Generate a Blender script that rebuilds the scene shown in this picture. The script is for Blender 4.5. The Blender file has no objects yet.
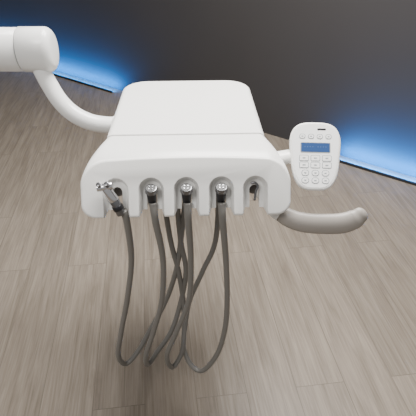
import bpy, bmesh, math
from mathutils import Vector, Matrix, Euler

# ------------------------------------------------------------------ helpers
def new_mat(name, col, rough=0.4, metal=0.0, emis=None, estr=0.0, spec=0.5, coat=0.0):
    m = bpy.data.materials.new(name); m.use_nodes = True
    nt = m.node_tree; b = nt.nodes['Principled BSDF']
    b.inputs['Base Color'].default_value = (*col, 1)
    b.inputs['Roughness'].default_value = rough
    b.inputs['Metallic'].default_value = metal
    b.inputs['Specular IOR Level'].default_value = spec
    b.inputs['Coat Weight'].default_value = coat
    if emis:
        b.inputs['Emission Color'].default_value = (*emis, 1)
        b.inputs['Emission Strength'].default_value = estr
    # faint procedural surface variation
    tc = nt.nodes.new('ShaderNodeTexCoord'); n = nt.nodes.new('ShaderNodeTexNoise')
    n.inputs['Scale'].default_value = 180; n.inputs['Detail'].default_value = 2
    bp = nt.nodes.new('ShaderNodeBump'); bp.inputs['Strength'].default_value = 0.02
    bp.inputs['Distance'].default_value = 0.001
    nt.links.new(tc.outputs['Object'], n.inputs['Vector'])
    nt.links.new(n.outputs['Fac'], bp.inputs['Height'])
    nt.links.new(bp.outputs['Normal'], b.inputs['Normal'])
    return m

WHITE = new_mat('white_plastic', (0.78, 0.775, 0.755), 0.3)
WHITE2 = new_mat('white_enamel', (0.79, 0.79, 0.78), 0.22)
GREY = new_mat('handle_grey_rubber', (0.30, 0.275, 0.25), 0.45)
HOSE = new_mat('hose_grey', (0.165, 0.158, 0.147), 0.32)
CHROME = new_mat('chrome', (0.68, 0.68, 0.70), 0.16, 1.0)
STEEL = new_mat('dark_steel', (0.05, 0.05, 0.055), 0.3, 0.8)
MID = new_mat('brushed_steel', (0.20, 0.20, 0.21), 0.25, 0.9)
BLACK = new_mat('black_rubber', (0.006, 0.006, 0.007), 0.5)
BTN = new_mat('button_grey', (0.27, 0.29, 0.31), 0.5)
SLOT = new_mat('slot_shadow_grey', (0.10, 0.088, 0.08), 0.6)
BTNW = new_mat('button_white', (0.82, 0.82, 0.82), 0.5)
SCREEN = new_mat('lcd_blue', (0.02, 0.05, 0.14), 0.3, emis=(0.02, 0.07, 0.25), estr=0.4)
PIX = new_mat('lcd_pixels', (0.06, 0.11, 0.25), 0.4, emis=(0.2, 0.3, 0.6), estr=0.15)
ALU = new_mat('dark_aluminium', (0.03, 0.03, 0.033), 0.5, 0.5)

root = bpy.data.objects.new('dental_delivery_unit', None)
bpy.context.collection.objects.link(root)

def add(name, me, mat=None, parent=root, smooth=True):
    o = bpy.data.objects.new(name, me); bpy.context.collection.objects.link(o)
    if mat: me.materials.append(mat)
    if smooth:
        for p in me.polygons: p.use_smooth = True
    if parent: o.parent = parent
    return o

def bake(o):
    dg = bpy.context.evaluated_depsgraph_get(); dg.update()
    me = bpy.data.meshes.new_from_object(o.evaluated_get(dg), depsgraph=dg)
    o.modifiers.clear(); o.data = me

def sharp(o, ang=35):
    me = o.data; bm = bmesh.new(); bm.from_mesh(me)
    a = math.radians(ang)
    for e in bm.edges:
        e.smooth = not (len(e.link_faces) == 2 and e.calc_face_angle(0) > a)
    for f in bm.faces: f.smooth = True
    bm.to_mesh(me); bm.free()

def rrect(hw, h, rb, rt, n=8, arch=0.0, ne=10):
    """rounded rect ring: u in [-hw,hw], w in [0,h]; bottom radius rb, top radius rt"""
    pts = []
    def arc(cx, cy, r, a0):
        for i in range(n+1):
            a = math.radians(a0 + 90*i/n); pts.append((cx+r*math.cos(a), cy+r*math.sin(a)))
    def edge(a, b):
        for i in range(1, ne): pts.append((a[0]+(b[0]-a[0])*i/ne, a[1]+(b[1]-a[1])*i/ne))
    arc(hw-rb, rb, rb, -90); p = pts[-1]; edge(p, (hw, h-rt))
    arc(hw-rt, h-rt, rt, 0); p = pts[-1]; edge(p, (-hw+rt, h))
    arc(-hw+rt, h-rt, rt, 90); p = pts[-1]; edge(p, (-hw, rb))
    arc(-hw+rb, rb, rb, 180); p = pts[-1]; edge(p, (hw-rb, 0))
    return [(u, w - arch*(u/hw)**2*(w/h)) for u, w in pts]

def loft(rings, name, mat, caps=True):
    bm = bmesh.new(); R = []
    for r in rings: R.append([bm.verts.new(p) for p in r])
    n = len(R[0])
    for a, b in zip(R, R[1:]):
        for i in range(n):
            bm.faces.new((a[i], a[(i+1) % n], b[(i+1) % n], b[i]))
    if caps:
        bm.faces.new(list(reversed(R[0]))); bm.faces.new(R[-1])
    bmesh.ops.recalc_face_normals(bm, faces=bm.faces)
    me = bpy.data.meshes.new(name); bm.to_mesh(me); bm.free()
    return add(name, me, mat)

def catmull(pts, k=10):
    P = [Vector(p) for p in pts]; P = [2*P[0]-P[1]] + P + [2*P[-1]-P[-2]]
    out = []
    for i in range(1, len(P)-2):
        for j in range(k):
            t = j/k
            a, b, c, d = P[i-1], P[i], P[i+1], P[i+2]
            out.append(0.5*((2*b)+(c-a)*t+(2*a-5*b+4*c-d)*t*t+(3*b-a-3*c+d)*t**3))
    out.append(P[-2]); return out

def tube(name, pts, r, mat, k=10, n=20, rads=None, asp=1.0, up=(0, 0, 1), roundcap=False):
    C = catmull(pts, k); m = len(C)
    if rads is None: R = [r]*m
    else:
        R = []
        for i in range(m):
            t = i/(m-1)*(len(rads)-1); j = min(int(t), len(rads)-2); f = t-j
            f = f*f*(3-2*f); R.append(rads[j]*(1-f)+rads[j+1]*f)
    rings = []; nrm = None
    for i, c in enumerate(C):
        t = (C[min(i+1, m-1)]-C[max(i-1, 0)]).normalized()
        if nrm is None:
            nrm = Vector(up); nrm = (nrm - t*nrm.dot(t))
            if nrm.length < 0.01: nrm = Vector((0, 1, 0)); nrm -= t*nrm.dot(t)
        else: nrm = nrm - t*nrm.dot(t)
        nrm.normalize(); bi = t.cross(nrm)
        def ring(cc, rr):
            return [cc + nrm*(math.cos(2*math.pi*q/n)*rr) + bi*(math.sin(2*math.pi*q/n)*rr*asp) for q in range(n)]
        if roundcap and i == 0:
            for a in (80, 60, 40, 20):
                a = math.radians(a); rings.append(ring(c - t*R[i]*math.sin(a), R[i]*math.cos(a)))
        rings.append(ring(c, R[i]))
        if roundcap and i == m-1:
            for a in (20, 40, 60, 80):
                a = math.radians(a); rings.append(ring(c + t*R[i]*.7*math.sin(a), R[i]*math.cos(a)))
    return loft(rings, name, mat)

def cyl(name, p0, p1, r0, r1, mat, n=28, bev=0.0):
    p0, p1 = Vector(p0), Vector(p1); t = (p1-p0).normalized(); L = (p1-p0).length
    u = Vector((0, 0, 1)) if abs(t.z) < 0.9 else Vector((1, 0, 0))
    u = (u-t*u.dot(t)).normalized(); b = t.cross(u)
    st = [(0, r0-bev), (bev*0.3, r0-bev*0.3), (bev, r0), (L-bev, r1), (L-bev*0.3, r1-bev*0.3), (L, r1-bev)] if bev else [(0, r0), (L, r1)]
    rings = [[p0+t*s+u*math.cos(2*math.pi*q/n)*r+b*math.sin(2*math.pi*q/n)*r for q in range(n)] for s, r in st]
    o = loft(rings, name, mat); sharp(o, 40); return o

# ------------------------------------------------------------------ tray body
CX = -0.051                       # tray centre line
def yaw(p):                       # slight yaw of the tray about its front centre
    a = math.radians(2.0); x, y, z = p; dy = y-0.88; dx = x
    return (CX + dx*math.cos(a) - dy*math.sin(a), 0.88 + dx*math.sin(a) + dy*math.cos(a), z)

def plan_ring(hw, y0, y1, r, z, n=10, ne=8):
    pts = []
    def arc(cx, cy, rr, a0):
        for i in range(n+1):
            a = math.radians(a0+90*i/n); pts.append((cx+rr*math.cos(a), cy+rr*math.sin(a)))
    arc(hw-.004, y0+.004, .004, -90); arc(hw-r, y1-r, r, 0); arc(-hw+r, y1-r, r, 90); arc(-hw+.004, y0+.004, .004, 180)
    return [Vector(yaw((x, y, z))) for x, y in pts]
rings = []
Y0, Y1 = 1.0405, 1.450
prof = [(0.022, .868), (0.008, .872), (0.002, .880), (0, .892)]
for ins, z in prof: rings.append(plan_ring(.203-ins, Y0, Y1-ins, .070-ins*.5, z))
for a in range(0, 91, 15):
    a = math.radians(a); r = .016
    ins = r*(1-math.cos(a)); z = .953-r+r*math.sin(a)
    rings.append(plan_ring(.203-ins, Y0+.003*(1-math.cos(a)), Y1-ins, .073-ins*.5, z))
tray = loft(rings, 'tray_top_cover', WHITE); sharp(tray, 50)

# thin recessed joint between cover and front holder, its shade painted as dark fill
rg = [[Vector(yaw((u, y, .876+w))) for u, w in rrect(.196, .0680, .015, .018)] for y in (1.030, 1.046)]
loft(rg, 'joint_shade_fill', SLOT)

# ------------------------------------------------------------------ front holder
base_seam = (1.0365, .878); h_seam = .073
face_bot = (.862, .822); up = Vector((.489, .873)); h_face = .143
nf = Vector((-.873, .489))        # outward normal of the face in (y,z)
rings = []
N = 14
def front_ring(t, ins=0.0, off=0.0):
    # t=0 seam (vertical plane) ; t=1 face (tilted plane)
    s = t
    hw = .203 + (.249-.203)*(1-(1-s)**1.35)
    h = h_seam + (h_face-h_seam)*s
    by = base_seam[0]+(face_bot[0]-base_seam[0])*s; bz = base_seam[1]+(face_bot[1]-base_seam[1])*s
    ux = up.x*s; uz = math.sqrt(1-ux*ux)
    rb = .016+(.034-.016)*s; rt = .017+(.060-.017)*s
    ring = rrect(hw-ins, h-2*ins, max(rb-ins*.6, .004), max(rt-ins*.6, .004), arch=.010*s)
    out = []
    for u, w in ring:
        w += ins
        out.append(Vector(yaw((u, by+w*ux+nf.x*off, bz+w*uz+nf.y*off))))
    return out
rings.append(front_ring(0, .002, 0))
rings[0] = [Vector(p)+Vector((0, .0008, 0)) for p in rings[0]]
for i in range(N+1): rings.append(front_ring(i/N))
FR = .006
for a in (15, 30, 45, 60, 75, 90):
    a = math.radians(a)
    rings.append(front_ring(1, FR*(1-math.cos(a)), FR*math.sin(a)))
front = loft(rings, 'instrument_holder', WHITE)

HX = [-.166, -.083, 0.0, .083, .164]
WC = .064
def cutter(x0, rf, rb_, d0, d1, wc):
    """stadium notch, open downwards; d measured along the outward normal"""
    rr = []
    for d, r in ((d0, rf), (d1, rb_)):
        pts = [(r*math.cos(math.radians(a)), r*math.sin(math.radians(a))) for a in range(0, 181, 10)]
        pts += [(-r, -.05), (-r*1.25, -.12), (r*1.25, -.12), (r, -.05)]
        ring = []
        for a, b in pts:
            w = wc+b; y = face_bot[0]+up.x*w+nf.x*(FR+d); z = face_bot[1]+up.y*w+nf.y*(FR+d)
            ring.append(Vector(yaw((x0+a, y, z))))
        rr.append(ring)
    o = loft(rr, 'cut', None); return o
cuts = []
for x0 in HX:
    cuts.append(cutter(x0, .0335, .0225, .010, -.022, WC))
    cuts.append(cutter(x0, .0118, .0118, .02, -.060, WC-.004))
for c in cuts:
    m = front.modifiers.new('b', 'BOOLEAN'); m.operation = 'DIFFERENCE'; m.object = c; m.solver = 'EXACT'
bv = front.modifiers.new('bev', 'BEVEL'); bv.width = .0022; bv.segments = 3; bv.limit_method = 'ANGLE'; bv.angle_limit = math.radians(32)
bake(front); sharp(front, 42)
for c in cuts: bpy.data.objects.remove(c)

def F(x, w, d):                   # point in the holder-face frame
    return Vector(yaw((x, face_bot[0]+up.x*w+nf.x*(FR+d), face_bot[1]+up.y*w+nf.y*(FR+d))))

# underside hub where hoses enter
rg = [[Vector(yaw((u, y, .84+w))) for u, w in rrect(.12, .045, .01, .01)] for y in (1.0, 1.30)]
loft(rg, 'underside_hub', WHITE)

# ------------------------------------------------------------------ handpiece couplings
for k, x0 in enumerate(HX[1:4]):
    a = F(x0, WC-.040, -.034); b = F(x0, WC-.002, -.004)
    c = F(x0, WC+.006, .004)
    cyl('coupling_sleeve', a, b, .0095, .0125, STEEL, bev=.001)
    cyl('coupling_ring', b-(c-b)*.2, c, .0148, .0138, MID, bev=.0015)
    ax = (c-b).normalized()
    cyl('coupling_socket', c-ax*.001, c+ax*.0006, .0118, .0118, BLACK)
    s = ax.cross(Vector((1, 0, 0))).normalized()
    for q in range(4):
        an = math.radians(45+90*q); o_ = Vector((1, 0, 0))*math.cos(an)*.0058+s*math.sin(an)*.0058
        cyl('coupling_port', c+o_, c+o_+ax*.002, .0015, .0015, MID, n=12)
# empty holder : small steel wire latch
x0 = HX[4]
lp = [F(x0-.009, WC+.012, -.014), F(x0+.001, WC+.013, -.012), F(x0+.007, WC+.004, -.012), F(x0+.003, WC-.008, -.014), F(x0+.000, WC-.030, -.018)]
tube('holder_switch_lever', lp, .0030, MID, n=12)
for x0 in HX:
    o = cyl('slot_shade_plug', F(x0, WC-.004, -.0725), F(x0, WC-.004, -.045), .0115, .0115, SLOT)  # dark plug ending each slot, the slot's shade put into its colour

# syringe in first holder
x0 = HX[0]
p0 = F(x0+.010, .008, -.010); p1 = F(x0-.006, .048, .006); p2 = F(x0-.020, .072, .014)
cyl('syringe_body', p0, p1, .0110, .0120, MID, bev=.001)
cyl('syringe_collar', p1-(p1-p0)*.15, p2, .0128, .0110, CHROME, bev=.002)
cyl('syringe_head', p2+Vector((-.020, -.004, .002)), p2+Vector((.016, .002, .006)), .0090, .0090, CHROME, bev=.0015)
cyl('syringe_button', p2+Vector((-.012, -.002, .004)), p2+Vector((-.014, -.010, .017)), .0056, .0056, MID, bev=.001)
cyl('syringe_button', p2+Vector((.006, -.002, .006)), p2+Vector((.005, -.010, .019)), .0056, .0056, MID, bev=.001)
cyl('syringe_grip_band', p0+(p1-p0)*.3, p0+(p1-p0)*.55, .0130, .0132, STEEL, bev=.001)

# ------------------------------------------------------------------ hoses
H = {
 'A': [(-.202,.868,.835),(-.197,.868,.80),(-.201,.88,.667),(-.228,.88,.517),(-.258,.88,.389),(-.281,.88,.271),(-.267,.90,.200),(-.227,.93,.230),(-.19,.96,.29),(-.134,1.0,.39),(-.097,1.0,.519),(-.078,1.01,.636),(-.05,1.03,.86)],
 'B': [(-.132,.885,.845),(-.128,.872,.80),(-.118,.88,.667),(-.13,.88,.517),(-.161,.88,.389),(-.194,.88,.271),(-.195,.90,.198),(-.165,.925,.230),(-.119,.96,.29),(-.086,1.0,.39),(-.067,1.0,.519),(-.08,1.01,.636),(-.09,1.03,.86)],
 'C': [(-.049,.885,.845),(-.048,.872,.80),(-.045,.88,.667),(-.054,.88,.517),(-.092,.88,.389),(-.128,.88,.271),(-.117,.90,.182),(-.085,.925,.228),(-.077,.965,.30),(-.08,1.0,.39),(-.09,1.0,.519),(-.11,1.01,.636),(-.13,1.03,.86)],
 'D': [(.033,.886,.845),(.036,.872,.80),(.047,.88,.667),(.054,.88,.517),(.050,.88,.389),(.027,.88,.271),(-.018,.89,.178),(-.058,.91,.184),(-.08,.94,.24),(-.073,.97,.31),(-.058,1.0,.39),(-.015,1.0,.519),(.023,1.01,.636),(.03,1.03,.86)],
}
for k, p in H.items():
    tube('hose_'+k.lower(), p, .0075, HOSE, k=12, n=16, rads=[.0098, .0088]+[.0080]*10)

# ------------------------------------------------------------------ grip handle
tube('grip_handle', [(.150,.935,.830),(.175,.910,.806),(.205,.892,.793),(.245,.882,.787),(.300,.878,.787),(.333,.878,.790),(.358,.880,.799),(.374,.884,.811)],
     .02, GREY, k=10, n=32, rads=[.018,.021,.024,.0255,.0262,.0265,.0255,.0205], asp=.62, up=(0, .5, 1), roundcap=True)
tube('handle_socket', [(.128,.955,.850),(.150,.935,.830),(.170,.914,.809),(.184,.904,.802)], .0235, WHITE, n=28)

# ------------------------------------------------------------------ support arm (left)
tube('arm_tube', [(-.24,1.20,.903),(-.30,1.20,.905),(-.345,1.20,.915),(-.388,1.205,.938),(-.422,1.215,.972),(-.449,1.23,1.018),(-.472,1.245,1.07)], .0240, WHITE2, k=10, n=28)
cyl('arm_socket', (-.232,1.20,.903), (-.275,1.20,.904), .028, .0262, WHITE2, bev=.002)
def barrel(name, x0, x1, y, z, r, cap0, cap1, mat):
    n = 40; rg = []
    st = []
    cb = .022
    if cap0: st += [(x0+cb*(1-math.sin(a)), r-cb*(1-math.cos(a))) for a in [math.radians(q) for q in (90, 70, 50, 30, 10, 0)]]
    else: st += [(x0, r-.002), (x0+.002, r)]
    if cap1: st += [(x1-cb*(1-math.sin(a)), r-cb*(1-math.cos(a))) for a in [math.radians(q) for q in (0, 10, 30, 50, 70, 90)]]
    else: st += [(x1-.002, r), (x1, r-.002)]
    st.sort(key=lambda s: s[0])
    for x, rr in st:
        rg.append([Vector((x, y+math.cos(2*math.pi*q/n)*rr*.85, z+math.sin(2*math.pi*q/n)*rr)) for q in range(n)])
    o = loft(rg, name, mat); sharp(o, 45); return o
barrel('arm_knuckle', -.510, -.420, 1.25, 1.104, .060, False, True, WHITE2)
barrel('arm_beam', -1.32, -.513, 1.25, 1.104, .058, True, False, WHITE2)
cyl('knuckle_joint', (-.516,1.25,1.104), (-.506,1.25,1.104), .046, .046, BTN)
cyl('support_column', (-1.26,1.25,0.03), (-1.26,1.25,1.09), .045, .045, WHITE2, n=36, bev=.003)
cyl('column_base', (-1.26,1.25,0.0), (-1.26,1.25,.04), .19, .18, WHITE2, n=48, bev=.01)

# ------------------------------------------------------------------ control keypad
kp = bpy.data.objects.new('control_keypad', None); bpy.context.collection.objects.link(kp); kp.parent = root
kp.location = (.262, .965, .930)
kp.scale = (1.06, 1.03, 1.0)
kp.rotation_euler = (math.radians(47), 0, math.radians(-3))
def kring(sx, sy, z, hwt=.0605, hwb=.0475, hh=.083):
    pts = []
    for q in range(64):
        a = 2*math.pi*q/64; c, s = math.cos(a), math.sin(a)
        e = 2/3.4
        X = math.copysign(abs(c)**e, c); Y = math.copysign(abs(s)**e, s)
        hw = hwb+(hwt-hwb)*min(1, max(0, (Y+1)/1.5))**.8
        pts.append(Vector((X*(hw-sx), Y*(hh-sy), z)))
    return pts
rg = [kring(.012, .012, -.024), kring(.004, .004, -.020), kring(.001, .001, -.014)]
for a in (0, 20, 40, 60, 80, 90):
    a = math.radians(a); i = .005*(1-math.cos(a)); rg.append(kring(i, i, -.005+.005*math.sin(a)))
o = loft(rg, 'keypad_body', WHITE); o.parent = kp; sharp(o, 50)
o = loft([kring(.0062, .0062, -.002), kring(.0062, .0062, .0006)], 'keypad_membrane', BTNW); o.parent = kp; sharp(o)
def kbox(name, x, y, hw, hh, z0, z1, mat, r=None):
    r = r if r is not None else min(hw, hh)*.5
    ring = rrect(hw, 2*hh, r, r, n=5, ne=2)
    o = loft([[Vector((x+u, y-hh+w, z)) for u, w in ring] for z in (z0, z1)], name, mat); o.parent = kp; sharp(o); return o
kbox('screen_bezel', 0, .020, .0345, .0125, 0, .0012, BTN, .003)
kbox('screen', 0, .020, .0325, .0108, 0, .0016, SCREEN, .001)
for i in range(9):
    if i in (4,): continue
    kbox('screen_pixels', -.024+i*.006, .0215, .0012, .0009, .0014, .0018, PIX, .0003)
def key(x, y, hw, hh, r=None):
    kbox('key_outline', x, y, hw, hh, 0, .0011, BTN, r)
    kbox('key', x, y, hw-.0015, hh-.0015, 0, .0015, BTNW, r-.001 if r else None)
    kbox('key_symbol', x, y, hw*.30, hh*.2, .001, .0018, BTN, .0003)
for i in range(4): key(-.030+i*.020, .047, .0070, .0060, .005)
for yy in (-.006, -.023):
    for xx in (-.026, 0, .026): key(xx, yy, .0110, .0074, .003)
for yy in (-.042, -.060):
    for xx in (-.023, 0, .023): key(xx, yy, .0086, .0074, .0065)
kbox('maker_mark', .014, .065, .010, .0022, 0, .0011, STEEL, .002)
tube('keypad_bracket', [(.150,.985,.905),(.195,.985,.915),(.225,.985,.920),(.262,.985,.918)], .015, WHITE, n=20, rads=[.018,.017,.015,.015], asp=1.3)

# ------------------------------------------------------------------ room
def box(name, pts, z0, z1, mat, parent=None):
    bm = bmesh.new()
    lo = [bm.verts.new((x, y, z0)) for x, y in pts]; hi = [bm.verts.new((x, y, z1)) for x, y in pts]
    n = len(pts)
    for i in range(n): bm.faces.new((lo[i], lo[(i+1) % n], hi[(i+1) % n], hi[i]))
    bm.faces.new(lo[::-1]); bm.faces.new(hi)
    bmesh.ops.recalc_face_normals(bm, faces=bm.faces)
    me = bpy.data.meshes.new(name); bm.to_mesh(me); bm.free()
    return add(name, me, mat, parent, smooth=False)

# floor material
fm = bpy.data.materials.new('vinyl_plank_floor'); fm.use_nodes = True
nt = fm.node_tree; L = nt.links; B = nt.nodes['Principled BSDF']
tc = nt.nodes.new('ShaderNodeTexCoord')
mp = nt.nodes.new('ShaderNodeMapping'); mp.inputs['Rotation'].default_value = (0, 0, math.radians(-97)); mp.inputs['Location'].default_value = (.3, .07, 0)
L.new(tc.outputs['Object'], mp.inputs['Vector'])
br = nt.nodes.new('ShaderNodeTexBrick')
br.inputs['Scale'].default_value = 1; br.inputs['Brick Width'].default_value = 1.2; br.inputs['Row Height'].default_value = .18
br.inputs['Mortar Size'].default_value = .0015; br.inputs['Mortar Smooth'].default_value = .3
br.offset = .37; br.inputs['Bias'].default_value = 0
br.inputs['Color1'].default_value = (0, 0, 0, 1); br.inputs['Color2'].default_value = (1, 1, 1, 1); br.inputs['Mortar'].default_value = (.5, .5, .5, 1)
L.new(mp.outputs['Vector'], br.inputs['Vector'])
def grain(scale, nscale, detail, rough, dist):
    st = nt.nodes.new('ShaderNodeMapping'); st.inputs['Scale'].default_value = scale
    L.new(mp.outputs['Vector'], st.inputs['Vector'])
    cmb = nt.nodes.new('ShaderNodeVectorMath'); cmb.operation = 'MULTIPLY_ADD'; cmb.inputs[1].default_value = (7, 13, 3)
    L.new(br.outputs['Color'], cmb.inputs[0]); L.new(st.outputs['Vector'], cmb.inputs[2])
    n1 = nt.nodes.new('ShaderNodeTexNoise'); n1.inputs['Scale'].default_value = nscale; n1.inputs['Detail'].default_value = detail
    n1.inputs['Roughness'].default_value = rough; n1.inputs['Distortion'].default_value = dist
    L.new(cmb.outputs['Vector'], n1.inputs['Vector']); return n1
n1 = grain((1.6, 18, 1), 1.6, 6, .64, .8)
n3 = grain((3, 110, 1), 1.5, 4, .6, .15)
mixn = nt.nodes.new('ShaderNodeMix'); mixn.data_type = 'FLOAT'; mixn.inputs['Factor'].default_value = .45
L.new(n1.outputs['Fac'], mixn.inputs['A']); L.new(n3.outputs['Fac'], mixn.inputs['B'])
cr = nt.nodes.new('ShaderNodeValToRGB')
e = cr.color_ramp.elements; e[0].position = .34; e[0].color = (.128, .104, .081, 1); e[1].position = .66; e[1].color = (.258, .220, .180, 1)
L.new(mixn.outputs['Result'], cr.inputs['Fac'])
mx = nt.nodes.new('ShaderNodeMixRGB'); mx.blend_type = 'MULTIPLY'; mx.inputs['Fac'].default_value = 1
pl = nt.nodes.new('ShaderNodeMapRange'); pl.inputs['To Min'].default_value = .92; pl.inputs['To Max'].default_value = 1.07
L.new(br.outputs['Color'], pl.inputs['Value']); L.new(cr.outputs['Color'], mx.inputs['Color1']); L.new(pl.outputs['Result'], mx.inputs['Color2'])
mo = nt.nodes.new('ShaderNodeMixRGB'); mo.inputs['Color2'].default_value = (.045, .036, .028, 1)
sc = nt.nodes.new('ShaderNodeMath'); sc.operation = 'MULTIPLY'; sc.inputs[1].default_value = .5
L.new(br.outputs['Fac'], sc.inputs[0]); L.new(sc.outputs[0], mo.inputs['Fac']); L.new(mx.outputs['Color'], mo.inputs['Color1'])
L.new(mo.outputs['Color'], B.inputs['Base Color'])
B.inputs['Roughness'].default_value = .42
B.inputs['Specular IOR Level'].default_value = .35
bp = nt.nodes.new('ShaderNodeBump'); bp.inputs['Strength'].default_value = .15; bp.inputs['Distance'].default_value = .002
L.new(n1.outputs['Fac'], bp.inputs['Height']); L.new(bp.outputs['Normal'], B.inputs['Normal'])
box('floor', [(-4.5, -2), (4.5, -2), (4.5, 7), (-4.5, 7)], -.05, 0, fm)

WALL = bpy.data.materials.new('dark_wall_paint'); WALL.use_nodes = True
nt = WALL.node_tree; B = nt.nodes['Principled BSDF']
tc = nt.nodes.new('ShaderNodeTexCoord'); n = nt.nodes.new('ShaderNodeTexNoise'); n.inputs['Scale'].default_value = 1.2
cr = nt.nodes.new('ShaderNodeValToRGB'); e = cr.color_ramp.elements
e[0].color = (.040, .0370, .0365, 1); e[1].color = (.050, .0463, .0455, 1)
nt.links.new(tc.outputs['Object'], n.inputs['Vector']); nt.links.new(n.outputs['Fac'], cr.inputs['Fac']); nt.links.new(cr.outputs['Color'], B.inputs['Base Color'])
B.inputs['Roughness'].default_value = .6
B.inputs['Specular IOR Level'].default_value = .2
wd = Vector((.807, -.591)); wn = Vector((-.591, -.807))   # along wall / towards the room
W0 = Vector((0, 3.357))
def wp(s, off): p = W0+wd*s+wn*off; return (p.x, p.y)
box('wall_back', [wp(-5, 0), wp(4.2, 0), wp(4.2, -.12), wp(-5, -.12)], 0, 2.8, WALL)

# LED floor strips (channel + strip facing the wall)
def led(s0, s1, name, power):
    e_ = bpy.data.objects.new(name, None); bpy.context.collection.objects.link(e_)
    box('channel', [wp(s0, .100), wp(s1, .100), wp(s1, .085), wp(s0, .085)], 0, .014, ALU, e_)
    ld = bpy.data.lights.new('led_lamp', 'AREA'); ld.shape = 'RECTANGLE'; ld.size = s1-s0; ld.size_y = .015
    ld.energy = power*(s1-s0); ld.color = (.0, .27, 1.0)
    lo = bpy.data.objects.new('led_lamp', ld); bpy.context.collection.objects.link(lo); lo.parent = e_
    c = wp((s0+s1)/2, .083)
    lo.location = (c[0], c[1], .016)
    d = Vector((-wn.x*.85, -wn.y*.85, .5)).normalized()     # aims at the wall and up
    xax = Vector((wd.x, wd.y, 0)); zax = -d; yax = zax.cross(xax)
    lo.rotation_euler = Matrix((xax, yax, zax)).transposed().to_euler()
led(-3.6, -1.0, 'led_light_strip', 19)
led(1.12, 3.6, 'led_light_strip', 32)

# ------------------------------------------------------------------ lights
def area(name, loc, rot, sx, sy, p, col=(1, .975, .935)):
    l = bpy.data.lights.new(name, 'AREA'); l.shape = 'RECTANGLE'; l.size = sx; l.size_y = sy; l.energy = p; l.color = col
    o = bpy.data.objects.new(name, l); bpy.context.collection.objects.link(o); o.location = loc; o.rotation_euler = rot
area('ceiling_light_panel', (.3, 1.6, 2.7), (0, 0, 0), 1.2, 1.0, 175)
area('ceiling_light_panel', (-1.2, -.5, 2.7), (0, 0, 0), 1.0, 1.0, 50)
w = bpy.data.worlds.new('room_ambient'); bpy.context.scene.world = w; w.use_nodes = True
w.node_tree.nodes['Background'].inputs['Color'].default_value = (1, .985, .965, 1)
w.node_tree.nodes['Background'].inputs['Strength'].default_value = .40

# ------------------------------------------------------------------ camera
cd = bpy.data.cameras.new('camera'); cd.sensor_width = 36; cd.lens = 446/416*36; cd.clip_start = .02
cam = bpy.data.objects.new('camera', cd); bpy.context.collection.objects.link(cam)
cam.location = (0, 0, 1.45); cam.rotation_euler = (math.radians(55), 0, 0)
bpy.context.scene.camera = cam
